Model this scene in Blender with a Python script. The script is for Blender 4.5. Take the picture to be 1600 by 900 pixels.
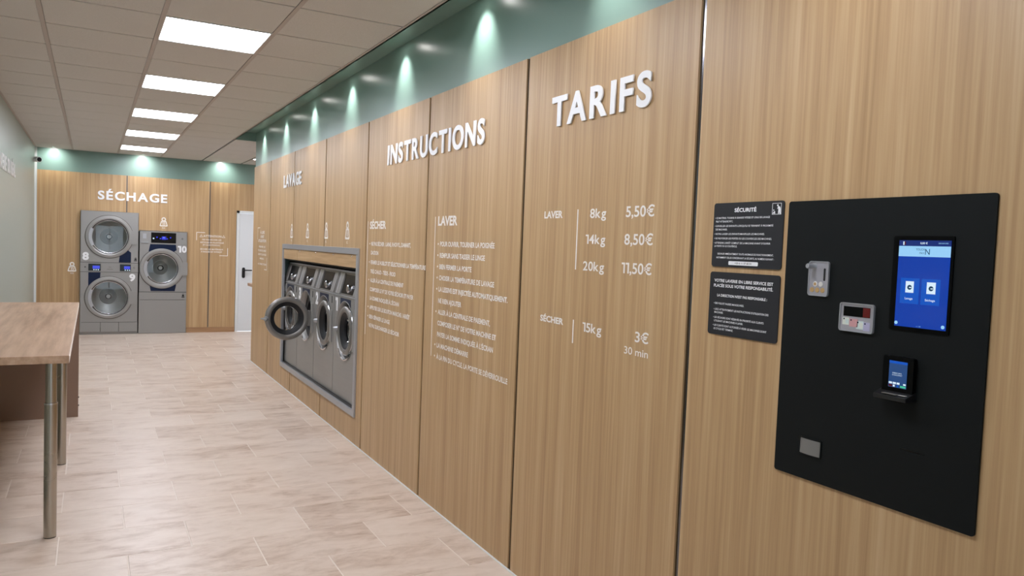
import bpy, bmesh, math, random
from mathutils import Matrix, Vector
random.seed(7)
for o in list(bpy.data.objects): bpy.data.objects.remove(o)
S = bpy.context.scene
C = S.collection
PI = math.pi

# ------------------------------------------------------------------ camera
cd = bpy.data.cameras.new('camera'); cam = bpy.data.objects.new('camera', cd); C.objects.link(cam)
cd.sensor_width = 36.0; cd.lens = 1196.22 * 36.0 / 1600.0; cd.clip_start = 0.02; cd.clip_end = 200
PAN, PITCH, ROLL = 0.5031052, -0.0512485, 0.039179
Fv = Vector((math.sin(PAN)*math.cos(PITCH), math.cos(PAN)*math.cos(PITCH), math.sin(PITCH)))
R0 = Fv.cross(Vector((0,0,1))).normalized(); U0 = R0.cross(Fv)
Rv = math.cos(ROLL)*R0 + math.sin(ROLL)*U0; Uv = math.cos(ROLL)*U0 - math.sin(ROLL)*R0
m = Matrix.Identity(4)
for i in range(3):
    m[i][0] = Rv[i]; m[i][1] = Uv[i]; m[i][2] = -Fv[i]
m[2][3] = 1.6
cam.matrix_world = m
S.camera = cam

# ------------------------------------------------------------------ world and exposure
w = bpy.data.worlds.new('daylight'); S.world = w; w.use_nodes = True
bg = w.node_tree.nodes['Background']; bg.inputs[0].default_value = (0.78, 0.86, 1.0, 1); bg.inputs[1].default_value = 3.0
S.view_settings.view_transform = 'Standard'; S.view_settings.look = 'None'
S.view_settings.gamma = 1.0; S.view_settings.use_curve_mapping = False
S.view_settings.exposure = 0.0
LED = 25.0          # radiance of the ceiling LED panels
SPOT_W = 21.0       # watts of each recessed wall-wash spot

# ------------------------------------------------------------------ room dimensions (metres)
W = 1.8347; D = 13.672; ZC = 2.854; ZW = 2.518; XL = -0.765; Y0 = -2.2; YE = 10.35; XA = 4.0
X1 = -0.272; TW = 0.6183; RY0 = 4.890; TR = 0.6176; XE = 1.588; ZS = 2.956

# ------------------------------------------------------------------ materials
def lin(c):
    return tuple(((v/255.0)/12.92 if v/255.0 <= 0.04045 else ((v/255.0+0.055)/1.055)**2.4) for v in c) + (1.0,)
def mat(name, rgb=(128,128,128), rough=0.5, metal=0.0, spec=0.5, emit=None, estr=0.0, trans=0.0, coat=0.0):
    mt = bpy.data.materials.new(name); mt.use_nodes = True
    b = mt.node_tree.nodes['Principled BSDF']
    b.inputs['Base Color'].default_value = lin(rgb); b.inputs['Roughness'].default_value = rough
    b.inputs['Metallic'].default_value = metal; b.inputs['Specular IOR Level'].default_value = spec
    b.inputs['Transmission Weight'].default_value = trans; b.inputs['Coat Weight'].default_value = coat
    if emit: b.inputs['Emission Color'].default_value = lin(emit); b.inputs['Emission Strength'].default_value = estr
    return mt
def nd(mt, t, **kw):
    n = mt.node_tree.nodes.new(t)
    for k, v in kw.items(): setattr(n, k, v)
    return n
def lk(mt, a, b): mt.node_tree.links.new(a, b)
def mathn(mt, op, a, b=None, v=0.5):
    n = nd(mt, 'ShaderNodeMath', operation=op); lk(mt, a, n.inputs[0])
    if b is not None: lk(mt, b, n.inputs[1])
    else: n.inputs[1].default_value = v
    return n.outputs[0]
def ramp(mt, fac, stops):
    r = nd(mt, 'ShaderNodeValToRGB'); e = r.color_ramp.elements
    while len(e) < len(stops): e.new(0.5)
    for i, (p, c) in enumerate(stops): e[i].position = p; e[i].color = lin(c)
    lk(mt, fac, r.inputs[0]); return r.outputs[0]
def coords(mt, scale, offset_by_object=True):
    tc = nd(mt, 'ShaderNodeTexCoord'); mp = nd(mt, 'ShaderNodeMapping'); mp.inputs['Scale'].default_value = scale
    if offset_by_object:
        oi = nd(mt, 'ShaderNodeObjectInfo'); ml = nd(mt, 'ShaderNodeVectorMath', operation='SCALE')
        cb = nd(mt, 'ShaderNodeCombineXYZ')
        for i in range(3): lk(mt, oi.outputs['Random'], cb.inputs[i])
        lk(mt, cb.outputs[0], ml.inputs[0]); ml.inputs['Scale'].default_value = 37.0
        ad = nd(mt, 'ShaderNodeVectorMath', operation='ADD'); lk(mt, tc.outputs['Object'], ad.inputs[0]); lk(mt, ml.outputs[0], ad.inputs[1])
        lk(mt, ad.outputs[0], mp.inputs['Vector'])
    else: lk(mt, tc.outputs['Object'], mp.inputs['Vector'])
    return mp.outputs[0]
def noise(mt, vec, scale, detail=4, rough=0.55, dist=0.0):
    n = nd(mt, 'ShaderNodeTexNoise'); n.inputs['Scale'].default_value = scale; n.inputs['Detail'].default_value = detail
    n.inputs['Roughness'].default_value = rough; n.inputs['Distortion'].default_value = dist
    lk(mt, vec, n.inputs['Vector']); return n.outputs['Fac']
def bump(mt, h, strength=0.1, dist=0.002):
    b = nd(mt, 'ShaderNodeBump'); b.inputs['Strength'].default_value = strength; b.inputs['Distance'].default_value = dist
    lk(mt, h, b.inputs['Height']); lk(mt, b.outputs[0], mt.node_tree.nodes['Principled BSDF'].inputs['Normal'])
def base(mt, col): lk(mt, col, mt.node_tree.nodes['Principled BSDF'].inputs['Base Color'])
def wood(name, scale, cols, rough=0.42):
    mt = mat(name, cols[1], rough)
    v = coords(mt, scale)
    n1 = noise(mt, v, 1.0, 5, 0.6); v2 = coords(mt, tuple(s*0.22 for s in scale)); n2 = noise(mt, v2, 1.0, 3, 0.5, 0.4)
    f = mathn(mt, 'ADD', mathn(mt, 'MULTIPLY', n1, v=0.55), mathn(mt, 'MULTIPLY', n2, v=0.45))
    base(mt, ramp(mt, f, [(0.36, cols[0]), (0.5, cols[1]), (0.64, cols[2])]))
    bump(mt, n1, 0.06, 0.001)
    return mt
WOODC = [(168,134,94), (186,153,110), (199,168,127)]
M = {}
M['wood'] = wood('oak_panel', (75, 75, 1.3), WOODC)
M['wood_h'] = wood('oak_horizontal', (2.2, 30, 45), WOODC)
M['wood_base'] = wood('oak_baseboard', (2.2, 30, 45), [(150,112,78), (168,130,94), (184,147,110)])
M['counter'] = wood('counter_oak', (26, 1.6, 26), [(150,118,92), (178,146,118), (196,166,140)], 0.4)
M['taupe'] = mat('taupe_laminate', (138,112,94), 0.5)
M['green'] = mat('sage_green_paint', (126,154,144), 0.30)
M['sage'] = mat('pale_sage_paint', (166,176,168), 0.35)
M['white_wall'] = mat('white_wall', (225,222,216), 0.6)
def ceil_mat():
    mt = mat('mineral_tile', (206,203,199), 0.9, spec=0.2); v = coords(mt, (1,1,1)); n = noise(mt, v, 220, 2)
    base(mt, ramp(mt, n, [(0.3, (198,195,191)), (0.7, (213,210,206))])); bump(mt, n, 0.15, 0.001); return mt
M['ctile'] = ceil_mat()
M['tbar'] = mat('ceiling_grid', (180,170,164), 0.55)
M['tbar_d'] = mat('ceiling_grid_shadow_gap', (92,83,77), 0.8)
M['void'] = mat('dark_void', (40,36,33), 0.9)
def floor_mat():
    mt = mat('travertine_tile', (214,198,184), 0.36)
    oi = nd(mt, 'ShaderNodeObjectInfo')
    v = coords(mt, (1.7, 4.6, 1)); n1 = noise(mt, v, 1.4, 7, 0.62, 0.8)
    v2 = coords(mt, (7, 15, 1)); n2 = noise(mt, v2, 1.0, 6, 0.7, 0.6)
    f = mathn(mt, 'ADD', mathn(mt, 'MULTIPLY', n1, v=0.62), mathn(mt, 'MULTIPLY', n2, v=0.38))
    f = mathn(mt, 'ADD', f, mathn(mt, 'MULTIPLY', mathn(mt, 'SUBTRACT', oi.outputs['Random'], v=0.5), v=0.10))
    base(mt, ramp(mt, f, [(0.31, (168,140,118)), (0.41, (197,176,158)), (0.50, (212,194,178)), (0.66, (222,206,191))]))
    v3 = coords(mt, (14, 60, 1)); n3 = noise(mt, v3, 1.2, 3, 0.6)
    bump(mt, n3, 0.12, 0.0015); return mt
M['ftile'] = floor_mat()
M['grout'] = mat('pale_grout', (228,216,204), 0.8)
def steel(name, rgb, rough, metal=0.75, scale=(4, 4, 160)):
    mt = mat(name, rgb, rough, metal); v = coords(mt, scale); n = noise(mt, v, 1.0, 3)
    r = nd(mt, 'ShaderNodeMapRange'); r.inputs['To Min'].default_value = rough-0.06; r.inputs['To Max'].default_value = rough+0.08
    lk(mt, n, r.inputs['Value']); lk(mt, r.outputs[0], mt.node_tree.nodes['Principled BSDF'].inputs['Roughness'])
    return mt
M['steel'] = steel('brushed_grey_steel', (156,155,152), 0.42, 0.5)
M['steel_d'] = steel('darker_grey_steel', (136,133,129), 0.38, 0.6)
M['alu'] = steel('satin_aluminium', (176,178,182), 0.38, 0.6)
M['legsteel'] = steel('stainless_leg', (178,172,162), 0.24, 1.0, (3, 3, 3))
M['chrome'] = mat('chrome', (205,205,208), 0.2, 1.0)
M['joint'] = mat('dark_chrome_joint', (120,120,124), 0.16, 1.0)
M['joint_dull'] = mat('dull_metal_joint', (104,98,94), 0.5, 0.4)
M['navy'] = mat('navy_panel', (9,26,56), 0.35, spec=0.25)
M['black'] = mat('black_plastic', (16,16,17), 0.4)
M['black_gloss'] = mat('black_gloss', (6,6,7), 0.1, spec=0.35)
M['black_deep'] = mat('deep_black', (3,3,3), 0.3, spec=0.12)
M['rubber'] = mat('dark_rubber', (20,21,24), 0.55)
M['face'] = mat('matte_black_faceplate', (13,17,17), 0.6, spec=0.18)
M['plaque'] = mat('charcoal_plaque', (38,39,42), 0.5, spec=0.3)
M['drum'] = steel('drum_steel', (208,210,208), 0.38, 0.55, (40, 40, 40))
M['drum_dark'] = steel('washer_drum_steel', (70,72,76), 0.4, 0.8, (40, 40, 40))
M['white'] = mat('white_letter', (240,241,242), 0.35)
M['vinyl'] = mat('white_vinyl', (240,234,226), 0.5)
M['door_w'] = mat('white_door', (226,230,232), 0.4)
M['trim_w'] = mat('white_trim', (228,232,232), 0.4)
M['grey_pl'] = mat('grey_plate', (168,166,172), 0.35, 0.3)
M['flap'] = mat('smoked_flap', (118,116,112), 0.3)
M['gold'] = mat('coin_gold', (205,170,120), 0.3, 0.6)
M['silver'] = mat('coin_silver', (225,222,218), 0.3, 0.4)
M['led'] = mat('led_diffuser', (240,240,240), 0.5, emit=(240,243,255), estr=LED)
M['lens'] = mat('lamp_lens', (250,250,250), 0.4, emit=(255,250,245), estr=130.0)
def glass(name, rgb, mixf):
    mt = bpy.data.materials.new(name); mt.use_nodes = True; nt = mt.node_tree; nt.nodes.clear()
    out = nt.nodes.new('ShaderNodeOutputMaterial'); mx = nt.nodes.new('ShaderNodeMixShader'); tr = nt.nodes.new('ShaderNodeBsdfTransparent')
    gl = nt.nodes.new('ShaderNodeBsdfGlossy'); fr = nt.nodes.new('ShaderNodeFresnel'); fr.inputs[0].default_value = 1.5
    tr.inputs[0].default_value = lin(rgb); gl.inputs['Roughness'].default_value = 0.02
    ad = nt.nodes.new('ShaderNodeMath'); ad.operation = 'ADD'; ad.inputs[1].default_value = mixf
    nt.links.new(fr.outputs[0], ad.inputs[0]); nt.links.new(ad.outputs[0], mx.inputs[0])
    nt.links.new(tr.outputs[0], mx.inputs[1]); nt.links.new(gl.outputs[0], mx.inputs[2]); nt.links.new(mx.outputs[0], out.inputs[0])
    return mt
M['glass'] = glass('clear_glass', (235,240,240), 0.02)
M['door_glass'] = glass('dryer_door_glass', (232,235,235), 0.03)
M['porthole'] = glass('washer_porthole_glass', (205,205,205), -0.02)
def screen(name, rgb, s): return mat(name, tuple(int(v*0.3) for v in rgb), 0.08, emit=rgb, estr=s)
M['scr_blue'] = screen('screen_blue', (0,58,170), 0.85)
M['scr_navy'] = screen('screen_navy', (14,42,120), 0.8)
M['scr_pale'] = screen('screen_pale', (150,205,245), 0.95)
M['scr_card'] = screen('screen_card', (8,84,196), 0.85)
M['scr_white'] = screen('screen_white', (215,235,250), 0.95)
M['scr_ink'] = screen('screen_ink', (18,70,110), 0.6)
M['scr_term'] = screen('terminal_blue', (40,80,140), 0.7)
M['scr_lcd'] = screen('lcd_blue', (50,60,220), 0.9)
M['scr_red'] = screen('red_glow', (120,10,14), 0.35)
M['scr_green'] = screen('screen_green', (70,200,160), 0.8)
M['note_a'] = mat('note_print_pale', (214,218,206), 0.5); M['note_b'] = mat('note_print_red', (200,150,150), 0.5)
M['note_c'] = mat('note_print_mint', (200,216,212), 0.5); M['note_d'] = mat('note_print_violet', (176,172,200), 0.5)
M['plastic_scrap'] = mat('clear_film', (205,206,214), 0.2, trans=0.0)

# ------------------------------------------------------------------ mesh helpers
def bx(bm, x0, x1, y0, y1, z0, z1):
    vs = [bm.verts.new((x, y, z)) for z in (z0, z1) for y in (y0, y1) for x in (x0, x1)]
    for f in ((0,2,3,1), (4,5,7,6), (0,1,5,4), (2,6,7,3), (0,4,6,2), (1,3,7,5)): bm.faces.new([vs[i] for i in f])
    return vs
def BX(*a):
    bm = bmesh.new(); bx(bm, *a); return bm
def lathe(bm, prof, cx=0, cz=0, seg=48, y=0.0, a0=0.0, a1=2*PI):
    """profile of (radius, y); revolved about the local y axis through (cx, cz)"""
    full = abs(a1-a0-2*PI) < 1e-6; n = seg if full else seg+1; rings = []
    for r, yy in prof:
        if r < 1e-6: rings.append([bm.verts.new((cx, y+yy, cz))])
        else: rings.append([bm.verts.new((cx+r*math.cos(a0+(a1-a0)*i/seg), y+yy, cz+r*math.sin(a0+(a1-a0)*i/seg))) for i in range(n)])
    for a, b in zip(rings[:-1], rings[1:]):
        for i in range(seg):
            j = (i+1) % n
            if len(a) == 1: bm.faces.new((a[0], b[j], b[i]))
            elif len(b) == 1: bm.faces.new((a[i], a[j], b[0]))
            else: bm.faces.new((a[i], a[j], b[j], b[i]))
def tube(bm, p0, p1, r, seg=20, r1=None):
    p0 = Vector(p0); p1 = Vector(p1); d = (p1-p0).normalized(); a = d.orthogonal().normalized(); b = d.cross(a); r1 = r if r1 is None else r1
    A = [bm.verts.new(p0+a*r*math.cos(2*PI*i/seg)+b*r*math.sin(2*PI*i/seg)) for i in range(seg)]
    B = [bm.verts.new(p1+a*r1*math.cos(2*PI*i/seg)+b*r1*math.sin(2*PI*i/seg)) for i in range(seg)]
    for i in range(seg): j = (i+1) % seg; bm.faces.new((A[i], A[j], B[j], B[i]))
    bm.faces.new(A[::-1]); bm.faces.new(B)
def rrect(x0, x1, z0, z1, r, k=5):
    pts = []
    for cx, cz, a in ((x1-r, z0+r, -PI/2), (x1-r, z1-r, 0), (x0+r, z1-r, PI/2), (x0+r, z0+r, PI)):
        for i in range(k+1): t = a+PI/2*i/k; pts.append((cx+r*math.cos(t), cz+r*math.sin(t)))
    return pts
def prism(bm, pts, y0, y1):
    """closed outline in x,z given counter-clockwise seen from -y; front face at y0"""
    A = [bm.verts.new((x, y0, z)) for x, z in pts]; B = [bm.verts.new((x, y1, z)) for x, z in pts]; n = len(pts)
    bm.faces.new(A); bm.faces.new(B[::-1])
    for i in range(n): j = (i+1) % n; bm.faces.new((A[j], A[i], B[i], B[j]))
def band(bm, outer, inner, y0, y1):
    n = len(outer); L = [[bm.verts.new((x, y, z)) for x, z in p] for p in (outer, inner) for y in (y0, y1)]
    of, ob, inf, inb = L
    for i in range(n):
        j = (i+1) % n
        bm.faces.new((of[i], of[j], inf[j], inf[i])); bm.faces.new((ob[j], ob[i], inb[i], inb[j]))
        bm.faces.new((of[j], of[i], ob[i], ob[j])); bm.faces.new((inf[i], inf[j], inb[j], inb[i]))
def plate_hole(bm, x0, x1, z0, z1, cx, cz, r, y, seg=48):
    ang = [2*PI*i/seg for i in range(seg)] + [math.atan2(z-cz, x-cx) % (2*PI) for x in (x0, x1) for z in (z0, z1)]
    ang = sorted(set(round(a, 6) for a in ang)); A = []; B = []
    for a in ang:
        c, s = math.cos(a), math.sin(a); t = 1e9
        if c > 1e-9: t = min(t, (x1-cx)/c)
        if c < -1e-9: t = min(t, (x0-cx)/c)
        if s > 1e-9: t = min(t, (z1-cz)/s)
        if s < -1e-9: t = min(t, (z0-cz)/s)
        A.append(bm.verts.new((cx+r*c, y, cz+r*s))); B.append(bm.verts.new((cx+t*c, y, cz+t*s)))
    n = len(ang)
    for i in range(n): j = (i+1) % n; bm.faces.new((A[i], B[i], B[j], A[j]))
def link(name, me, material, parent=None):
    o = bpy.data.objects.new(name, me); C.objects.link(o)
    if material is not None: me.materials.clear(); me.materials.append(M[material] if isinstance(material, str) else material)
    if parent is not None: o.parent = parent
    return o
def obj(name, bm, material, parent=None, smooth=False, bevel=0.0, loc=None):
    bmesh.ops.recalc_face_normals(bm, faces=bm.faces)
    if bevel: bmesh.ops.bevel(bm, geom=list(bm.edges), offset=bevel, segments=2, affect='EDGES', profile=0.6)
    me = bpy.data.meshes.new(name); bm.to_mesh(me); bm.free()
    if smooth:
        for p in me.polygons: p.use_smooth = True
        me.set_sharp_from_angle(angle=math.radians(38))
    o = link(name, me, material, parent)
    if loc: o.location = loc
    return o
def tag(o, label, cat, group=None):
    o['label'] = label; o['category'] = cat
    if group: o['group'] = group
    return o
def thing(name, label, cat, loc=(0,0,0), rz=0.0, group=None):
    o = bpy.data.objects.new(name, None); C.objects.link(o); o.empty_display_size = 0.05
    o.location = loc; o.rotation_euler = (0, 0, rz); tag(o, label, cat, group); return o
def struct(name, bm, material, parent=None, **k):
    o = obj(name, bm, material, parent, **k)
    if parent is None: o['kind'] = 'structure'
    return o
RW = -PI/2      # things on the right wall are built facing local -y, local x = -world Y

# text: a mesh in the local x,z plane, lower left corner of its ink at the origin
def text_mesh(body, bold=0.0, ext=0.0, shear=0.0):
    cu = bpy.data.curves.new('ink', 'FONT'); cu.body = body; cu.size = 1.0; cu.offset = bold; cu.extrude = ext; cu.shear = shear
    cu.resolution_u = 3 if len(body) > 2 else 8
    o = bpy.data.objects.new('ink', cu); me = bpy.data.meshes.new_from_object(o)
    bpy.data.objects.remove(o); bpy.data.curves.remove(cu)
    return me
CAP = {}
def cap_of(bold):
    if bold not in CAP:
        me = text_mesh('H', bold); ys = [v.co.y for v in me.vertices]; CAP[bold] = (min(ys), max(ys)); bpy.data.meshes.remove(me)
    return CAP[bold]
def put_text(name, body, x0, x1, z, cap, material, parent, y=-0.0008, bold=0.0, thick=0.0, shear=0.0):
    """ink from x0 to x1 with baseline z and capital height cap; front face at y"""
    me = text_mesh(body, bold, 1.0 if thick else 0.0, shear); lo, hi = cap_of(bold)
    xs = [v.co.x for v in me.vertices]; a, b = min(xs), max(xs); sx = (x1-x0)/max(b-a, 1e-6); sz = cap/(hi-lo)
    for v in me.vertices:
        px, py, pz = v.co
        v.co = (x0+(px-a)*sx, (y+thick/2 - pz*thick/2) if thick else y, z+(py-lo)*sz)
    return link(name, me, material, parent)
def one_mesh(bold, solid):
    """a numeral 1 with a flag, in font units"""
    lo, hi = cap_of(bold); k = 0.10+2*bold; me = bpy.data.meshes.new('ink'); bm = bmesh.new()
    pts = [(0.17, lo), (0.17+k, lo), (0.17+k, hi), (0.0, hi), (0.0, hi-k*0.92), (0.17, hi-k*0.92)]
    F = [bm.verts.new((x, y, 1.0 if solid else 0.0)) for x, y in pts]; bm.faces.new(F)
    if solid:
        B = [bm.verts.new((x, y, -1.0)) for x, y in pts]; bm.faces.new(B[::-1])
        for i in range(6): j = (i+1) % 6; bm.faces.new((F[j], F[i], B[i], B[j]))
    bm.to_mesh(me); bm.free(); return me
def put_num(name, body, x0, x1, z, cap, material, parent, y=-0.0010, bold=0.018, thick=0.0, gap=0.085):
    """like put_text, but laid out sign by sign and joined into one print"""
    lo, hi = cap_of(bold); bm = bmesh.new(); x = 0.0
    for ch in body:
        me = one_mesh(bold, thick > 0) if ch == '1' else text_mesh(ch, bold, 1.0 if thick else 0.0)
        xs = [v.co.x for v in me.vertices]; a, b = min(xs), max(xs)
        for v in me.vertices: v.co.x += x-a
        bm.from_mesh(me); bpy.data.meshes.remove(me); x += b-a+gap*(hi-lo)
    x -= gap*(hi-lo); sx = (x1-x0)/x; sz = cap/(hi-lo)
    for v in bm.verts: v.co = (x0+v.co.x*sx, (y+thick/2-v.co.z*thick/2) if thick else y, z+(v.co.y-lo)*sz)
    me = bpy.data.meshes.new(name); bm.to_mesh(me); bm.free(); return link(name, me, material, parent)
def letters(parent, body, x0, x1, z, cap, material, thick, bold=0.029, gap=0.17, space=0.3):
    """one solid letter per object, spaced evenly to fill x0..x1"""
    lo, hi = cap_of(bold); ms = []; tot = 0
    for ch in body:
        if ch == ' ': ms.append(None); tot += space; continue
        me = text_mesh(ch, bold, 1.0); xs = [v.co.x for v in me.vertices]; ms.append((me, min(xs), max(xs))); tot += max(xs)-min(xs)
    g = gap*(hi-lo); kern = {'TA': -0.14, 'LA': -0.02, 'AV': -0.17, 'VA': -0.17, 'AG': -0.04, 'IN': 0.04, 'II': 0.05, 'IF': 0.04, 'RI': 0.0}
    ks = [kern.get(body[i:i+2], 0.0)*(hi-lo) for i in range(len(body))]; tot += g*(len(body)-1)+sum(ks); sx = (x1-x0)/tot; sz = cap/(hi-lo); x = x0
    for it, kn in zip(ms, ks):
        if it is None: x += (space+g)*sx; continue
        me, a, b = it
        for v in me.vertices: v.co = (x+(v.co.x-a)*sx, -thick/2-0.003-v.co.z*thick/2, z+(v.co.y-lo)*sz)
        link('letter', me, material, parent); x += (b-a+g+kn)*sx
# ================================================================== FLOOR
st = struct('floor', BX(XL-0.02, XA, Y0-0.05, D+0.05, -0.06, -0.0016), 'grout')
TL, TD = 0.606, 0.3935
full = bmesh.new(); bx(full, 0, TL-0.0065, 0, TD-0.005, -0.010, 0.0)
bmesh.ops.bevel(full, geom=[e for e in full.edges if all(v.co.z > -0.001 for v in e.verts)], offset=0.0016, segments=1, affect='EDGES')
bmesh.ops.recalc_face_normals(full, faces=full.faces)
full_me = bpy.data.meshes.new('tile'); full.to_mesh(full_me); full.free(); full_me.materials.append(M['ftile'])
k0 = math.floor((Y0-4.18)/TD); k1 = math.ceil((D-4.18)/TD)
for k in range(k0, k1):
    y = 4.18+k*TD; ya = max(y, Y0); yb = min(y+TD, D); off = 0.473 if k % 2 == 0 else 0.173
    xr = (W+0.01) if yb < YE+0.05 else XA
    j = math.floor((XL-off)/TL)
    while off+j*TL < xr-0.01:
        xa = max(off+j*TL, XL); xb = min(off+(j+1)*TL, xr); j += 1
        if xb-xa < 0.01: continue
        if abs(xb-xa-TL) < 1e-4 and abs(yb-ya-TD) < 1e-4:
            o = bpy.data.objects.new('floor_tile', full_me); C.objects.link(o); o.parent = st; o.location = (xa, ya, 0)
        else:
            o = obj('floor_tile', BX(0, xb-xa-0.0065, 0, yb-ya-0.005, -0.010, 0), 'ftile', st, loc=(xa, ya, 0))
# ================================================================== CEILING
ce = struct('ceiling', BX(XL-0.02, XA, Y0-0.05, D+0.05, ZC+0.16, ZC+0.22), 'void')
LIGHT_ROWS = [-6, -3, 0, 3, 6, 9, 12]     # ceiling rows that hold a light panel
r0 = math.floor((Y0-RY0)/TR); r1 = math.ceil((D-RY0)/TR)
tile_cache = {}
def ctile(xa, xb, ya, yb):
    key = (round(xb-xa, 3), round(yb-ya, 3))
    if key not in tile_cache:
        bm = bmesh.new(); bx(bm, 0.013, xb-xa-0.013, 0.008, yb-ya-0.008, 0, 0.016)
        bmesh.ops.bevel(bm, geom=[e for e in bm.edges if all(v.co.z < 0.001 for v in e.verts)], offset=0.002, segments=1, affect='EDGES')
        bmesh.ops.recalc_face_normals(bm, faces=bm.faces)
        me = bpy.data.meshes.new('ceiling_tile'); bm.to_mesh(me); bm.free(); me.materials.append(M['ctile']); tile_cache[key] = me
    o = bpy.data.objects.new('ceiling_tile', tile_cache[key]); C.objects.link(o); o.parent = ce; o.location = (xa, ya, ZC)
for r in range(r0, r1):
    ya = max(RY0+r*TR, Y0); yb = min(RY0+(r+1)*TR, D)
    xs = [XL, X1, X1+TW, X1+2*TW, XE]
    if ya > YE-0.01: xs += [XE+TW, XE+2*TW, XE+3*TW, XA]
    for c in range(len(xs)-1):
        if (c == 2 and r in LIGHT_ROWS) or (c == 6 and r == 11): continue
        ctile(xs[c], xs[c+1], ya, yb)
    if ya < YE < yb:
        for c in range(4): ctile([XE, XE+TW, XE+2*TW, XE+3*TW][c], [XE+TW, XE+2*TW, XE+3*TW, XA][c], YE+0.01, yb)
for x in (X1, X1+TW, X1+2*TW):
    obj('runner_bar', BX(x-0.012, x+0.012, Y0, D, ZC-0.003, ZC+0.004), 'tbar', ce)
for r in range(r0+1, r1):
    y = RY0+r*TR
    obj('cross_bar', BX(XL, XE, y-0.010, y+0.010, ZC+0.005, ZC+0.012), 'tbar_d', ce)
obj('edge_angle', BX(XE-0.026, XE, Y0, YE, ZC-0.004, ZC-0.001), 'tbar', ce)
obj('edge_angle', BX(XL, XL+0.022, Y0, D, ZC-0.003, ZC), 'tbar', ce)
obj('edge_angle', BX(XL, XA, D-0.02, D, ZC-0.003, ZC), 'tbar', ce)
# lighting trough above the right-hand wall
bm = bmesh.new(); bx(bm, XE, W+0.012, Y0, YE, ZS, ZS+0.02); bx(bm, XE-0.012, XE, Y0, YE, ZC-0.004, ZS+0.02); bx(bm, XE-0.012, W+0.02, YE, YE+0.015, ZC-0.003, ZS+0.02)
struct('trim_1', bm, 'green')
# ================================================================== WALLS
SE = [YE, 9.295, 8.100, 6.880, 5.675, 4.476, 3.256, 2.044, 0.832, -0.380, -1.592, Y0]   # right wall joints
FY0, FY1, FZ0, FZ1 = 5.820, 8.540, 0.220, 1.556                                       # washer surround, outer
NX = W+0.9
bm = bmesh.new()
bx(bm, W+0.012, W+0.10, Y0, FY0+0.01, 0, 3.02); bx(bm, W+0.012, W+0.10, 8.66, YE, 0, 3.02)
bx(bm, W+0.012, W+0.10, FY0+0.01, 8.66, 1.60, 3.02); bx(bm, W+0.012, W+0.10, FY0+0.01, 8.66, 0, FZ0)
wr = struct('wall_right', bm, 'green')
bm = bmesh.new(); bx(bm, W+0.10, NX, FY0-0.02, FY0+0.01, 0.1, 1.7); bx(bm, W+0.10, NX, 8.66, 8.69, 0.1, 1.7)
bx(bm, W+0.10, NX, FY0, 8.66, 1.6, 1.63); bx(bm, W+0.10, NX, FY0, 8.66, 0.17, 0.2); bx(bm, NX, NX+0.02, FY0, 8.68, 0.1, 1.7)
obj('niche_light_block', bm, 'void', wr)  # unseen dark box added behind the washers to stop daylight leaking in
J = 0.013
for a, b in zip(SE[:-1], SE[1:]):
    y1 = a-(J if a != YE else 0); y0 = b+J; bm = bmesh.new(); x0, x1 = W, W+0.012
    if y1 <= FY0 or y0 >= FY1: bx(bm, x0, x1, y0, y1, 0.004, ZW)
    else:
        bx(bm, x0, x1, y0, y1, FZ1-0.02, ZW); bx(bm, x0, x1, y0, y1, 0.004, FZ0+0.02)
        if y0 < FY0: bx(bm, x0, x1, y0, FY0+0.02, FZ0+0.02, FZ1-0.02)
        if y1 > FY1: bx(bm, x0, x1, FY1-0.02, y1, FZ0+0.02, FZ1-0.02)
    obj('wood_panel', bm, 'wood', wr)
for s in SE[1:-1]:
    bm = bmesh.new()
    zz = [(0, ZW)] if not (FY0 < s < FY1) else [(0, FZ0+0.01), (FZ1-0.01, ZW)]
    for za, zb in zz: bx(bm, W+0.008, W+0.012, s-J, s+J, za, zb)
    obj('joint_strip', bm, 'joint', wr)
struct('baseboard_right', BX(W-0.005, W, Y0, YE, 0, 0.007), 'trim_w')
# back wall
BS = [XL, 0.481, 1.720, 2.150]; DX0, DX1, DZ = 2.150, 3.050, 2.062
SX0, SX1, SZ = -0.155, 0.652, 1.935; TX0, TX1, TZ = 0.668, 1.372, 1.665
bm = bmesh.new()
bx(bm, XL-0.02, SX0+0.02, D+0.012, D+0.1, 0, 3.02); bx(bm, SX0+0.02, TX1-0.02, D+0.012, D+0.1, SZ-0.02, 3.02); bx(bm, SX1, TX1-0.02, D+0.012, D+0.1, TZ-0.02, SZ)
bx(bm, TX1-0.02, DX0+0.02, D+0.012, D+0.1, 0, 3.02); bx(bm, DX0+0.02, DX1-0.02, D+0.012, D+0.1, DZ, 3.02); bx(bm, DX1-0.02, XA+0.02, D+0.012, D+0.1, 0, 3.02)
wb = struct('wall_back', bm, 'green')
bm = bmesh.new(); bx(bm, SX0-0.03, SX0, D+0.1, D+0.9, 0, 2); bx(bm, TX1, TX1+0.03, D+0.1, D+0.9, 0, 2); bx(bm, SX0, TX1, D+0.1, D+0.9, 1.95, 2.0); bx(bm, SX0, TX1, D+0.88, D+0.9, 0, 2); bx(bm, SX0, TX1, D+0.1, D+0.9, -0.02, 0.0)
obj('niche_light_block', bm, 'void', wb)  # unseen dark box added behind the dryers, likewise against leaking daylight
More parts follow.
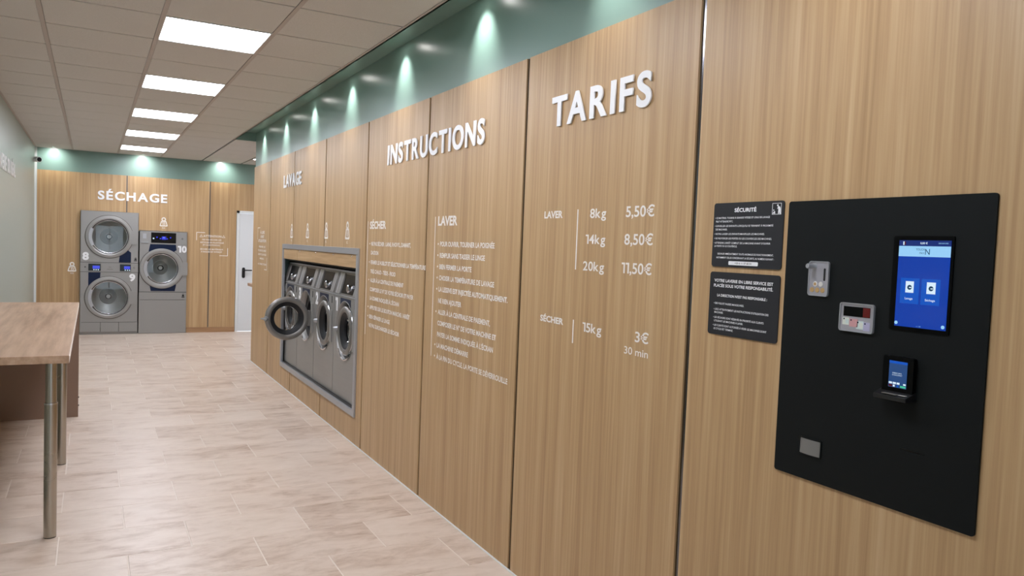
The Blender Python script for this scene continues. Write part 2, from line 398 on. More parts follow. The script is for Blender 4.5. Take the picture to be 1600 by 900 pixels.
def bpanel(x0, x1, cuts):
    bm = bmesh.new(); spans = [(x0, x1, 0.0)]
    for cx0, cx1, cz in cuts:
        new = []
        for a, b, z in spans:
            if cx1 <= a or cx0 >= b: new.append((a, b, z)); continue
            if cx0 > a: new.append((a, cx0, z))
            new.append((max(a, cx0), min(b, cx1), max(z, cz)))
            if cx1 < b: new.append((cx1, b, z))
        spans = new
    for a, b, z in spans: bx(bm, a, b, D, D+0.012, z, ZW)
    obj('wood_panel', bm, 'wood', wb)
cuts = [(SX0-0.004, SX1+0.002, SZ-0.01), (SX1+0.002, TX1+0.004, TZ-0.01), (DX0-0.005, DX1+0.005, DZ)]
JB = 0.009
bpanel(XL+0.03, 0.481-JB, cuts); bpanel(0.481+JB, 1.720-JB, cuts); bpanel(1.720+JB, 2.95, cuts); bpanel(2.968, XA, cuts)
for x, zb in ((0.481, SZ), (1.720, 0.09)): obj('joint_strip', BX(x-JB, x+JB, D+0.006, D+0.012, zb, ZW), 'joint_dull', wb)
struct('baseboard_back', BX(TX1+0.01, DX0-0.006, D-0.014, D, 0, 0.085), 'wood_base')
wl = struct('wall_left', BX(XL-0.1, XL, Y0, D+0.1, 0, 3.02), 'sage')
struct('trim_2', BX(XL, XL+0.028, D-0.028, D+0.012, 0, ZC), 'trim_w')
struct('wall_alcove', BX(W+0.10, XA, YE-0.1, YE, 0, 3.02), 'white_wall')
struct('wall_far_right', BX(XA, XA+0.1, YE-0.1, D+0.1, 0, 3.02), 'white_wall')
# shop front behind the viewer: solid sides, a glazed opening between
bm = bmesh.new(); bx(bm, XL-0.1, -0.45, Y0-0.1, Y0, 0, 3.02); bx(bm, 1.5, W+0.1, Y0-0.1, Y0, 0, 3.02); bx(bm, -0.45, 1.5, Y0-0.1, Y0, 2.35, 3.02)
struct('wall_front', bm, 'white_wall')
wn = struct('window_1', BX(-0.45, 1.5, Y0-0.06, Y0-0.05, 0.03, 2.35), 'glass')
for a in ((-0.45, -0.39, 0, 2.35), (1.44, 1.5, 0, 2.35), (0.50, 0.56, 0, 2.35)): obj('window_frame', BX(a[0], a[1], Y0-0.08, Y0-0.03, a[2], a[3]), 'black', wn)
obj('window_frame', BX(-0.45, 1.5, Y0-0.08, Y0-0.03, 2.29, 2.35), 'black', wn); obj('window_frame', BX(-0.45, 1.5, Y0-0.08, Y0-0.03, 0, 0.06), 'black', wn)
# service door on the back wall
d1 = struct('door_1', BX(DX0+0.045, DX1-0.045, D-0.002, D+0.04, 0.008, DZ-0.045), 'door_w')
bm = bmesh.new(); bx(bm, DX0, DX0+0.042, D-0.014, D+0.05, 0, DZ); bx(bm, DX1-0.042, DX1, D-0.014, D+0.05, 0, DZ); bx(bm, DX0, DX1, D-0.014, D+0.05, DZ-0.042, DZ)
obj('door_frame', bm, 'trim_w', d1, bevel=0.002)
bm = bmesh.new(); prism(bm, rrect(2.250, 2.300, 0.920, 1.100, 0.024), D-0.012, D-0.002); h = obj('handle_plate', bm, 'black', d1)
bm = bmesh.new(); tube(bm, (2.275, D-0.012, 1.055), (2.275, D-0.055, 1.055), 0.010); tube(bm, (2.267, D-0.055, 1.055), (2.405, D-0.055, 1.055), 0.010); obj('lever', bm, 'black', h, smooth=True)
# ================================================================== CEILING LIGHTS
ORD = {-6: 'square ceiling light panel behind the viewer, furthest from the dryers', -3: 'square ceiling light panel above the viewer, just out of the picture',
       0: 'large bright ceiling light panel nearest the viewer', 3: 'second ceiling light panel counted from the viewer',
       6: 'middle one of the five ceiling light panels in the row', 9: 'fourth ceiling light panel counted from the viewer',
       12: 'ceiling light panel farthest away, just before the dryers'}
ORD[11] = 'unseen square ceiling light panel added to brighten the alcove and white door'  # out-of-view panel added to brighten the alcove and its door
for r in LIGHT_ROWS + [11]:
    ya = RY0+r*TR; t = thing('ceiling_light', ORD[r], 'ceiling light', ((X1+1.5*TW) if r != 11 else XE+2.5*TW, ya+TR/2, ZC), 0, 'square light panels in the ceiling'); hx = TW/2-0.004; hy = TR/2-0.004
    bm = bmesh.new(); bx(bm, -hx, hx, -hy, -hy+0.014, -0.002, 0.016); bx(bm, -hx, hx, hy-0.014, hy, -0.002, 0.016); bx(bm, -hx, -hx+0.014, -hy+0.014, hy-0.014, -0.002, 0.016); bx(bm, hx-0.014, hx, -hy+0.014, hy-0.014, -0.002, 0.016)
    obj('frame', bm, 'trim_w', t); obj('diffuser', BX(-hx+0.014, hx-0.014, -hy+0.014, hy-0.014, 0.004, 0.010), 'led', t)
# recessed spots: a short baffle ring with the lamp set back inside it
def downlight(name, label, loc, group, tilt=(0, 0), size=74, power=SPOT_W, lens=False, blend=1.0):
    t = thing(name, label, 'downlight', loc, 0, group)
    bm = bmesh.new(); n = 24; P = [(0.022, 0.0), (0.022, -0.002), (0.018, -0.002), (0.017, 0.012)]
    rings = [[bm.verts.new((r*math.cos(2*PI*i/n), r*math.sin(2*PI*i/n), z)) for i in range(n)] for r, z in P]
    for a, b in zip(rings[:-1], rings[1:]):
        for i in range(n): bm.faces.new((a[i], a[(i+1) % n], b[(i+1) % n], b[i]))
    obj('ring', bm, 'trim_w' if lens else 'green', t, smooth=True)
    bm = bmesh.new(); bmesh.ops.create_circle(bm, cap_ends=True, radius=0.0172, segments=24, matrix=Matrix.Translation((0, 0, -0.001))); obj('lens', bm, 'silver' if 'back wall' in label else 'lens', t)
    ld = bpy.data.lights.new('spot', 'SPOT'); ld.energy = power; ld.spot_size = math.radians(size); ld.spot_blend = blend; ld.shadow_soft_size = 0.012; ld.color = (1.0, 0.99, 0.97)
    lo = bpy.data.objects.new('lamp', ld); C.objects.link(lo); lo.parent = t; lo.location = (0, 0, -0.006); lo.rotation_euler = (tilt[0], tilt[1], 0)
    return t
names = ['nearest the far wall end', 'second from the far wall end', 'third from the far wall end', 'above the SÉCHER text side of the washers', 'above the word INSTRUCTIONS', 'above the gap before the word TARIFS', 'above the word TARIFS', 'above the payment panel', 'beyond the right edge of the picture']
for i in range(9):
    downlight('wall_spot', 'recessed spot washing the green band, ' + names[i], (W-0.135, 9.786-1.204*i, ZS-0.0005), 'spots in the trough above the right wall', (0, -math.radians(28)))
for i, (x, nm) in enumerate(((-0.52, 'by the security camera'), (0.70, 'above the word SÉCHAGE'), (1.90, 'left of the white door'))):
    downlight('wall_spot', 'recessed spot at the back wall, ' + nm, (x, D-0.20, ZC-0.002), 'spots along the back wall', (math.radians(40), 0), 130, 14.0)
downlight('ceiling_spot', 'small glowing round ceiling spot above the white door', (2.25, 12.72, ZC-0.002), None, (0, 0), 100, 8.0, True)
# ================================================================== WASHERS
MW = 0.674; MYF = 8.620; MX = W+0.03; RC = 0.857
def washer(num, label, opened=False):
    yc = MYF-(4-num)*MW-MW/2; h = MW/2-0.005
    t = thing('washing_machine', label, 'washer', (MX, yc, 0.24), RW, 'row of four washing machines')
    z = lambda v: v-0.24
    bm = bmesh.new(); plate_hole(bm, -h, h, z(0.24), z(1.143), 0, z(RC), 0.248, 0)
    bx(bm, -h, h, 0.0, 0.003, z(0.24), z(0.245)); bx(bm, -h, -h+0.003, 0.001, 0.6, z(0.24), z(1.143)); bx(bm, h-0.003, h, 0.001, 0.6, z(0.24), z(1.143))
    obj('front_panel', bm, 'steel', t)
    bm = bmesh.new(); lathe(bm, [(0.252, -0.004), (0.248, -0.006), (0.243, 0.0), (0.232, 0.050)], 0, z(RC)); obj('door_recess', bm, 'steel', t, smooth=True)
    bm = bmesh.new(); lathe(bm, [(0.232, 0.050), (0.165, 0.055)], 0, z(RC)); obj('recess_floor_shaded', bm, 'rubber', t, smooth=True)  # dark colour stands for the shade inside the recess
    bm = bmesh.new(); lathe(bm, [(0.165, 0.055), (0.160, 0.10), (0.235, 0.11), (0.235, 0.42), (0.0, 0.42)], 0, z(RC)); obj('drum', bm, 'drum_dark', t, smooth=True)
    bm = bmesh.new(); lathe(bm, [(0.165, 0.054), (0.178, 0.040), (0.150, 0.044), (0.146, 0.07)], 0, z(RC)); obj('door_gasket', bm, 'rubber', t, smooth=True)
    # navy inlay above the door with the curved cut of the recess
    bm = bmesh.new(); pts = [(-0.15, z(1.128)), (-0.15, z(1.062))]
    pts += [(0.252*math.cos(a), z(RC)+0.252*math.sin(a)) for a in [math.radians(126-i*6) for i in range(13)]]
    pts += [(0.15, z(1.062)), (0.15, z(1.128))]
    prism(bm, pts, -0.0015, 0.0); obj('navy_inlay', bm, 'navy', t)
    # sloping control panel
    c = obj('control_panel', _slope(-h, h, z(1.150), z(1.345), 0.0, 0.052), 'steel_d', t)
    obj('ledge', BX(-h, h, -0.008, 0.02, z(1.143), z(1.151)), 'alu', t)
    obj('top_edge', BX(-h, h, 0.050, 0.30, z(1.345), z(1.358)), 'alu', t)
    sl = 0.052/0.195
    def onslope(x0, x1, za, zb, out, mtl, nm):
        b2 = bmesh.new(); ya = (za-1.150)*sl; yb = (zb-1.150)*sl
        v = [b2.verts.new(q) for q in ((x0, ya-out, z(za)), (x1, ya-out, z(za)), (x1, yb-out, z(zb)), (x0, yb-out, z(zb)), (x0, ya+0.004, z(za)), (x1, ya+0.004, z(za)), (x1, yb+0.004, z(zb)), (x0, yb+0.004, z(zb)))]
        for f in ((0,1,2,3), (5,4,7,6), (4,0,3,7), (1,5,6,2), (3,2,6,7), (4,5,1,0)): b2.faces.new([v[i] for i in f])
        return obj(nm, b2, mtl, c)
    onslope(-0.150, 0.175, 1.168, 1.325, 0.003, 'black_deep', 'display_window')
    onslope(-0.315, -0.262, 1.160, 1.335, 0.004, 'alu', 'side_strip'); onslope(-0.252, -0.165, 1.160, 1.335, 0.010, 'steel', 'detergent_drawer'); onslope(0.195, 0.30, 1.160, 1.335, 0.006, 'steel', 'side_strip')
    bm = bmesh.new(); zk = 1.215; yk = (zk-1.15)*sl
    lathe(bm, [(0.0, -0.034), (0.026, -0.034), (0.033, -0.028), (0.034, -0.004), (0.036, 0.0)], 0.085, z(zk), 28, yk); obj('knob', bm, 'chrome', c, smooth=True)
    # door: origin on the hinge line
    hx = 0.240
    bm = bmesh.new(); lathe(bm, [(0.158, 0.030), (0.198, 0.028), (0.206, 0.014), (0.205, -0.006), (0.198, -0.014), (0.182, -0.018), (0.164, -0.016), (0.157, -0.010), (0.156, 0.010), (0.158, 0.030)], -hx, 0, 56)
    dr = obj('door', bm, 'steel_d', t, smooth=True, loc=(hx, 0.006, z(RC)))
    bm = bmesh.new(); lathe(bm, [(0.157, 0.012), (0.156, -0.006), (0.146, -0.004), (0.124, 0.016), (0.116, 0.022), (0.116, 0.040), (0.150, 0.040), (0.157, 0.012)], -hx, 0, 48); obj('inner_ring', bm, 'rubber', dr, smooth=True)
    bm = bmesh.new(); lathe(bm, [(0.118, 0.026), (0.112, 0.052), (0.100, 0.060), (0.0, 0.064)], -hx, 0, 40); obj('door_glass', bm, 'porthole', dr, smooth=True)
    bm = bmesh.new(); lathe(bm, [(0.206, 0.010), (0.2075, 0.002), (0.2035, -0.005)], -hx, 0, 56); obj('rim_trim', bm, 'chrome', dr, smooth=True)
    bm = bmesh.new(); tube(bm, (-hx-0.192, -0.008, 0), (-hx-0.212, -0.034, 0), 0.022, 16, 0.018); tube(bm, (-hx-0.205, -0.030, 0), (-hx-0.252, -0.036, 0.003), 0.011, 12, 0.006); obj('door_handle', bm, 'alu', dr, smooth=True)
    bm = bmesh.new(); bx(bm, -0.042, 0.012, -0.010, 0.016, -0.075, 0.075); obj('hinge_arm', bm, 'steel_d', dr, bevel=0.003)
    if opened: dr.rotation_euler = (0, 0, math.radians(91))
    obj('hinge_cover', BX(0.236, 0.285, -0.012, 0.0, z(0.715), z(1.0)), 'steel', t, bevel=0.003)
    bm = bmesh.new(); lathe(bm, [(0.252, 0.0), (0.250, -0.010), (0.240, -0.012), (0.236, 0.0)], 0, z(RC), 20, 0.0, math.radians(225), math.radians(300)); obj('lower_lip', bm, 'chrome', t, smooth=True)
    put_num('number', str(num), -0.292, -0.205 if num != 1 else -0.228, z(1.006), 0.115, 'white', t, -0.003, 0.05, 0.002)
    bm = bmesh.new(); lathe(bm, [(0.0, -0.010), (0.008, -0.010), (0.010, 0.0)], h-0.018, z(0.262), 12); obj('foot_bolt', bm, 'black', t)
    obj('maker_plate', BX(0.250, 0.272, -0.0015, 0, z(1.06), z(1.12)), 'black', t)
def _slope(x0, x1, z0, z1, y0, y1):
    bm = bmesh.new(); v = [bm.verts.new(q) for q in ((x0, y0, z0), (x1, y0, z0), (x1, y1, z1), (x0, y1, z1), (x0, 0.3, z0), (x1, 0.3, z0), (x1, 0.3, z1), (x0, 0.3, z1))]
    for f in ((0,1,2,3), (5,4,7,6), (4,0,3,7), (1,5,6,2), (3,2,6,7), (4,5,1,0)): bm.faces.new([v[i] for i in f])
    return bm
washer(1, 'grey washing machine numbered 1, nearest in the row, door shut')
washer(2, 'grey washing machine numbered 2 with closed round door')
washer(3, 'grey washing machine numbered 3 with its round door swung open', True)
washer(4, 'grey washing machine numbered 4, farthest, half hidden by the open door')
# surround of the washer opening
t = thing('machine_surround', 'grey metal frame with wooden valance around the four washers', 'frame', (W, (FY0+FY1)/2, FZ0), RW)
hw = (FY1-FY0)/2; hz = FZ1-FZ0; fb = 0.050
for nm, a in (('frame_bar', (-hw, hw, hz-fb, hz)), ('frame_bar', (-hw, hw, 0, fb)), ('frame_bar', (-hw, -hw+fb, fb, hz-fb)), ('frame_bar', (hw-fb, hw, fb, hz-fb))):
    obj(nm, BX(a[0], a[1], -0.014, 0.010, a[2], a[3]), 'alu', t, bevel=0.002)
zv0, zv1 = 1.398-FZ0, hz-fb; ym = (FY0+FY1)/2; xs = ym-7.873
for a, b in ((-hw+fb, xs-0.003), (xs+0.003, hw-fb)): obj('valance_board', BX(a, b, -0.004, 0.014, zv0, zv1), 'wood_h', t)
obj('gap_shadow_board', BX(-hw+fb, hw-fb, 0.035, 0.045, zv0-0.02, zv1), 'void', t)
obj('bottom_shadow_strip', BX(-hw+fb, hw-fb, 0.004, 0.028, fb, fb+0.012), 'black', t)  # black strip stands in for the shadow gap along the frame
for y in (7.78, 7.15, 6.55, 6.02):
    bm = bmesh.new(); lathe(bm, [(0, -0.004), (0.006, -0.003), (0.008, 0)], ym-y, zv1-0.018, 12, -0.004); obj('screw', bm, 'chrome', t, smooth=True)
# ================================================================== DRYERS
DY = 13.600
def dryer_door(t, cx, cz, r, glass_r, hub=True):
    """round door with bezel, glass and hinge plate; the drum behind it"""
    bm = bmesh.new(); lathe(bm, [(r, 0.004), (r, -0.012), (r-0.006, -0.019), (r-0.020, -0.021), (glass_r+0.040, -0.023), (glass_r+0.030, -0.016), (glass_r+0.022, -0.014)], cx, cz, 64); d = obj('door', bm, 'steel', t, smooth=True)
    bm = bmesh.new(); lathe(bm, [(r+0.007, -0.001), (r-0.002, -0.001)], cx, cz, 64); obj('door_gap_shadow', bm, 'tbar_d', d)  # dark flat ring painted in as the shadow gap around the door
    bm = bmesh.new(); lathe(bm, [(glass_r+0.028, -0.0145), (glass_r+0.020, -0.013), (glass_r+0.012, -0.004)], cx, cz, 64); obj('door_seal', bm, 'rubber', d, smooth=True)
    bm = bmesh.new(); lathe(bm, [(glass_r+0.014, -0.012), (glass_r+0.010, -0.020), (glass_r+0.003, -0.019), (glass_r-0.002, -0.010)], cx, cz, 64); obj('glass_rim', bm, 'chrome', d, smooth=True)
    bm = bmesh.new(); lathe(bm, [(0, -0.013), (glass_r*0.6, -0.012), (glass_r, -0.010)], cx, cz, 48); obj('door_glass', bm, 'door_glass', d, smooth=True)
    bm = bmesh.new(); lathe(bm, [(glass_r+0.002, -0.009), (glass_r+0.002, 0.03), (glass_r+0.03, 0.04), (glass_r+0.03, 0.27), (glass_r*0.52, 0.33), (glass_r*0.48, 0.31), (0.065, 0.29), (0.055, 0.275), (0.034, 0.27), (0.034, 0.262), (0, 0.262)], cx, cz, 56); dm = obj('drum', bm, 'drum', t, smooth=True)
    bm = bmesh.new(); lathe(bm, [(0.048, 0.273), (0.048, 0.258), (0.030, 0.255), (0.030, 0.262)], cx, cz, 32); obj('hub_ring', bm, 'rubber', dm, smooth=True)
    bm = bmesh.new(); prism(bm, rrect(cx+r-0.030, cx+r+0.060, cz-0.105, cz+0.105, 0.010), -0.024, 0.0); obj('hinge_plate', bm, 'steel', d)
    # finger grip on the free side
    bm = bmesh.new(); lathe(bm, [(glass_r+0.040, -0.022), (glass_r+0.038, -0.028), (glass_r-0.002, -0.027), (glass_r-0.012, -0.016)], cx, cz, 14, 0, math.radians(152), math.radians(212)); obj('door_grip', bm, 'alu', d, smooth=True)
sc = (SX0+SX1)/2; hw = (SX1-SX0)/2
t = thing('stacked_dryer', 'tall grey stacked tumble dryer with drums numbered 8 and 9', 'dryer', (sc, DY, 0))
UX, UZ, LZ = -0.008, 1.540, 0.583
bm = bmesh.new(); plate_hole(bm, -hw, hw, 1.135, SZ, UX, UZ, 0.285, 0); bx(bm, -hw, -hw+0.003, 0, 0.07, 0, SZ); bx(bm, hw-0.003, hw, 0, 0.07, 0, SZ); bx(bm, -hw, hw, 0, 0.07, SZ-0.003, SZ); obj('upper_panel', bm, 'steel', t)
bm = bmesh.new(); plate_hole(bm, -hw, hw, 0.195, 0.983, UX, LZ, 0.285, 0); obj('lower_panel', bm, 'steel', t)
for nm, cz in (('upper', UZ), ('lower', LZ)): dryer_door(t, UX, cz, 0.332, 0.248)
cs = obj('control_strip', BX(-hw, hw, 0.002, 0.03, 0.986, 1.132), 'steel', t)
for a, b in ((-0.292, -0.125), (0.145, 0.300)):
    obj('display_window', BX(a, b, -0.004, 0.002, 1.003, 1.112), 'black_gloss', cs); obj('lcd', BX(a+0.058, b-0.012, -0.0055, -0.004, 1.035, 1.082), 'scr_lcd', cs)
    for k in range(3): obj('display_icon', BX(a+0.068+k*0.030, a+0.084+k*0.030, -0.0055, -0.004, 1.012, 1.026), 'scr_white', cs)
bm = bmesh.new(); prism(bm, rrect(-0.118, 0.138, 0.988, 1.130, 0.008), -0.010, 0.002); obj('service_flap', bm, 'steel', cs)
put_text('maker_mark', '88', -0.014, 0.024, 1.052, 0.022, 'steel_d', cs, -0.0108); obj('maker_line', BX(-0.035, 0.045, -0.0108, -0.010, 1.024, 1.036), 'steel_d', cs)
put_text('button_mark', 'B', -0.345, -0.325, 1.048, 0.022, 'black', cs, 0.0012, 0.02); put_text('button_mark', 'C', 0.335, 0.355, 1.048, 0.022, 'black', cs, 0.0012, 0.02)
obj('seam', BX(-hw, hw, -0.001, 0.002, 1.131, 1.136), 'black', t); obj('seam', BX(-hw, hw, -0.001, 0.002, 0.982, 0.987), 'black', t)
arc = lambda cx, cz, r, a0, a1, n: [(cx+r*math.cos(math.radians(a0+(a1-a0)*i/n)), cz+r*math.sin(math.radians(a0+(a1-a0)*i/n))) for i in range(n+1)]
bm = bmesh.new(); prism(bm, [(0.128, 1.140), (0.300, 1.140), (0.300, 1.300)] + arc(UX, UZ, 0.325, -38, -63, 6), -0.002, 0.0); obj('navy_inlay', bm, 'navy', t)
bm = bmesh.new(); prism(bm, [(-0.292, 0.978), (-0.292, 0.760)] + arc(UX, LZ, 0.325, 147, 112, 8) + [(-0.125, 0.978)], -0.002, 0.0); obj('navy_inlay', bm, 'navy', t)
for a, b in ((-hw, -0.121), (-0.118, 0.134), (0.137, hw)): obj('kick_plate', BX(a+0.001, b-0.001, 0.001, 0.01, 0.042, 0.190), 'steel', t, bevel=0.001)
obj('plinth', BX(-hw, hw, 0.008, 0.03, 0, 0.040), 'steel_d', t)
put_text('number', '8', -0.127-sc, -0.039-sc, 1.167, 0.122, 'white', t, -0.003, 0.05, 0.002); put_text('number', '9', 0.527-sc, 0.613-sc, 0.845, 0.116, 'white', t, -0.003, 0.05, 0.002)
def weight_mark(parent, x, z, s, mt, y=-0.0015, nm='capacity_mark'):
    bm = bmesh.new(); prism(bm, [(x-0.5*s, z), (x+0.5*s, z), (x+0.5*s, z+0.28*s), (x-0.5*s, z+0.28*s)], y, 0)
    prism(bm, [(x-0.42*s, z+0.4*s), (x+0.42*s, z+0.4*s), (x+0.3*s, z+1.0*s), (x-0.3*s, z+1.0*s)], y, 0)
    lathe(bm, [(0.26*s, y), (0.14*s, y)], x, z+1.18*s, 14); obj(nm, bm, mt, parent)
weight_mark(t, 0.365, 1.165, 0.042, 'black')
tc_ = (TX0+TX1)/2; hw = (TX1-TX0)/2
t = thing('tumble_dryer', 'shorter grey tumble dryer numbered 10, right of the stack', 'dryer', (tc_, DY+0.01, 0)); CX, CZ = 0.997-tc_, 1.056
bm = bmesh.new(); plate_hole(bm, -hw, hw, 0.678, 1.655, CX, CZ, 0.275, 0); bx(bm, -hw, -hw+0.003, 0, 0.06, 0, TZ); bx(bm, hw-0.003, hw, 0, 0.06, 0, TZ); bx(bm, -hw, hw, 0, 0.06, TZ-0.003, TZ); obj('front_panel', bm, 'steel', t)
dryer_door(t, CX, CZ, 0.325, 0.225)
bm = bmesh.new(); prism(bm, [(0.835-tc_-0.012, 1.448)] + [(0.80-tc_, 1.33)] + arc(CX, CZ, 0.32, 122, 58, 10) + [(1.215-tc_, 1.36), (1.203-tc_, 1.448)], -0.002, 0); obj('navy_inlay', bm, 'navy', t)
bm = bmesh.new(); prism(bm, [(0.84-tc_, 0.690), (1.195-tc_, 0.690)] + [(1.215-tc_, 0.79)] + arc(CX, CZ, 0.32, -50, -130, 10) + [(0.82-tc_, 0.79)], -0.002, 0); obj('navy_inlay', bm, 'navy', t)
dw = obj('display_window', BX(0.835-tc_, 1.203-tc_, -0.006, 0, 1.470, 1.636), 'black_gloss', t)
for k in range(6): obj('display_icon', BX(0.86-tc_+k*0.05, 0.88-tc_+k*0.05, -0.0072, -0.006, 1.53+0.02*(k % 2), 1.55+0.02*(k % 2)), 'scr_lcd' if k % 3 else 'scr_white', dw)
obj('lcd', BX(0.99-tc_, 1.055-tc_, -0.0072, -0.006, 1.525, 1.575), 'scr_lcd', dw)
bm = bmesh.new(); prism(bm, rrect(0.683-tc_, 0.800-tc_, 1.462, 1.640, 0.008), -0.008, 0); cp = obj('coin_plate', bm, 'steel', t); obj('coin_window', BX(0.715-tc_, 0.765-tc_, -0.0095, -0.008, 1.535, 1.615), 'alu', cp); obj('coin_lip', BX(0.69-tc_, 0.795-tc_, -0.018, -0.008, 1.468, 1.476), 'chrome', cp)
obj('button_plate', BX(1.232-tc_, hw-0.006, -0.004, 0, 1.455, 1.640), 'steel', t, bevel=0.001); put_text('button_mark', 'O', 1.285-tc_, 1.310-tc_, 1.535, 0.025, 'black', t, -0.005, 0.03)
obj('middle_strip', BX(-hw, hw, -0.004, 0.01, 0.553, 0.672), 'steel', t, bevel=0.001); obj('seam', BX(-hw, hw, -0.0045, 0.002, 0.672, 0.680), 'black', t)
obj('lower_panel', BX(-hw, hw, -0.001, 0.02, 0.006, 0.548), 'steel', t); weight_mark(t, hw-0.05, 0.585, 0.045, 'black', -0.0055)
put_num('number', '10', 1.232-tc_, 1.372-tc_-0.006, 1.324, 0.108, 'white', t, -0.006, 0.05, 0.002)
# ================================================================== COUNTERS
t = thing('folding_counter', 'oak folding counter on steel legs along the left wall', 'table', (XL, 4.30, 0))
TX = -0.092-XL; TLn = 7.555-4.30
obj('tabletop', BX(0.003, TX, 0, TLn, 0.955, 0.993), 'counter', t, bevel=0.002)
obj('edge_band', BX(TX-0.0005, TX+0.0012, 0.002, TLn-0.002, 0.957, 0.991), 'vinyl', t)
def leg(parent, x, y, r, ztop):
    bm = bmesh.new(); tube(bm, (x, y, 0.004), (x, y, 0.706), r, 32); lg = obj('leg', bm, 'legsteel', parent, smooth=True)
    bm = bmesh.new(); tube(bm, (x, y, 0.70), (x, y, ztop), r*0.86, 32); obj('upper_tube', bm, 'legsteel', lg, smooth=True)
    bm = bmesh.new(); tube(bm, (x, y, 0.702), (x, y, 0.711), r*1.04, 32); obj('collar', bm, 'chrome', lg, smooth=True)
    bm = bmesh.new(); tube(bm, (x, y, 0.0), (x, y, 0.005), r*0.98, 32); obj('foot', bm, 'black', lg, smooth=True)
    bm = bmesh.new(); tube(bm, (x, y, ztop-0.006), (x, y, ztop), r*1.7, 32); obj('mounting_plate', bm, 'legsteel', lg, smooth=True)
leg(t, -0.178-XL, 4.585-4.30, 0.030, 0.955); leg(t, -0.170-XL, 6.02-4.30, 0.029, 0.955)
obj('end_panel', BX(0.004, TX+0.002, TLn-0.022, TLn-0.002, 0.0, 0.955), 'taupe', t)
for z in (0.10, 0.17):
    bm = bmesh.new(); tube(bm, (TX+0.002, TLn-0.012, z), (TX+0.008, TLn-0.012, z), 0.006, 10); obj('screw', bm, 'black', t)
t = thing('side_counter', 'small oak counter just visible past the end of the right wall', 'table', (1.89, YE+0.06, 0))
obj('tabletop', BX(0, 1.4, 0, 0.60, 0.948, 0.986), 'counter', t, bevel=0.002); obj('end_panel', BX(0.35, 0.37, 0.02, 0.58, 0, 0.948), 'taupe', t); obj('end_panel', BX(1.36, 1.38, 0.02, 0.58, 0, 0.948), 'taupe', t)
# ================================================================== SOLID LETTER SIGNS
def wall_letters(label, body, ya, yb, z, cap, thick=0.006):
    t = thing('letter_sign', label, 'sign', (W, ya, z), RW); letters(t, body, 0, ya-yb, 0, cap, 'white', thick)
wall_letters('solid white letters reading TARIFS on the wood panelling', 'TARIFS', 3.008, 2.300, 2.156, 0.134)
wall_letters('solid white letters reading INSTRUCTIONS across a panel joint', 'INSTRUCTIONS', 5.216, 3.690, 2.154, 0.137)
wall_letters('solid white letters reading LAVAGE above the washers', 'LAVAGE', 8.571, 7.770, 2.161, 0.134)
t = thing('letter_sign', 'solid white letters reading SÉCHAGE above the dryers', 'sign', (0.075, D, 2.119)); letters(t, 'SÉCHAGE', 0, 0.992, 0, 0.137, 'white', 0.006)
t = thing('letter_sign', 'solid white letters at the upper left edge on the pale wall', 'sign', (XL, 8.42, 2.174), PI/2); letters(t, 'LAVERIE DU RÉAL', 0, 1.82, 0, 0.148, 'white', 0.006)
# ================================================================== PRINTED LETTERING
def vinyl(label, loc_y, z0, name='wall_lettering'): return thing(name, label, 'lettering', (W, loc_y, z0), RW)
def vl(parent, y_ref, body, ya, yb, z, cap, z0, bold=0.030, nm='text_line'): return put_text(nm, body, y_ref-ya, y_ref-yb, z-z0, cap, 'vinyl', parent, -0.0010, bold)
def bullet(parent, y_ref, y, z, z0):
    bm = bmesh.new(); lathe(bm, [(0, -0.001), (0.006, -0.001), (0.0062, 0)], y_ref-y, z-z0, 10); obj('bullet', bm, 'vinyl', parent)
t = vinyl('white SÉCHER instruction text in ten lines, left of the LAVER text', 5.636, 0.905)
vl(t, 5.636, 'SÉCHER', 5.585, 5.228, 1.706, 0.057, 0.905, 0.036, 'heading')
obj('rule', BX(0.0, 0.007, -0.001, 0, 0, 0.86), 'vinyl', t)
SL = [('NE PAS SÉCHER : LAINE, RHOVYL, DAMART,', 5.543, 4.731, 1.581, 1), ('DACRON', 5.545, 5.376, 1.515, 0), ('FERMER LE HUBLOT ET SÉLECTIONNER LA TEMPÉRATURE', 5.544, 4.464, 1.444, 1),
      ('TRÈS CHAUD - TIÈDE - FROID', 5.543, 5.003, 1.376, 0), ('ALLER À LA CENTRALE DE PAIEMENT', 5.541, 4.844, 1.310, 1), ('COMPOSER LE N° DE VOTRE SÉCHOIR ET PAYER', 5.543, 4.656, 1.242, 0),
      ("LA SOMME INDIQUÉE À L'ÉCRAN", 5.542, 4.918, 1.176, 0), ('APPUYER SUR LE BOUTON MARCHE / ARRÊT', 5.540, 4.712, 1.107, 1), ('BIEN SÉPARER LE LINGE', 5.543, 5.089, 1.037, 1), ('NE PAS SURCHARGER LE SÉCHOIR', 5.548, 4.896, 0.972, 0)]
for s, a, b, z, bl in SL:
    vl(t, 5.636, s, a, b, z, 0.029, 0.905)
    if bl: bullet(t, 5.636, 5.578, z+0.015, 0.905)
t = vinyl('white LAVER instruction text in eleven lines beside a long rule', 4.336, 0.914)
vl(t, 4.336, 'LAVER', 4.290, 4.011, 1.721, 0.057, 0.914, 0.036, 'heading')
obj('rule', BX(0.0, 0.006, -0.001, 0, 0.01, 0.862), 'vinyl', t)
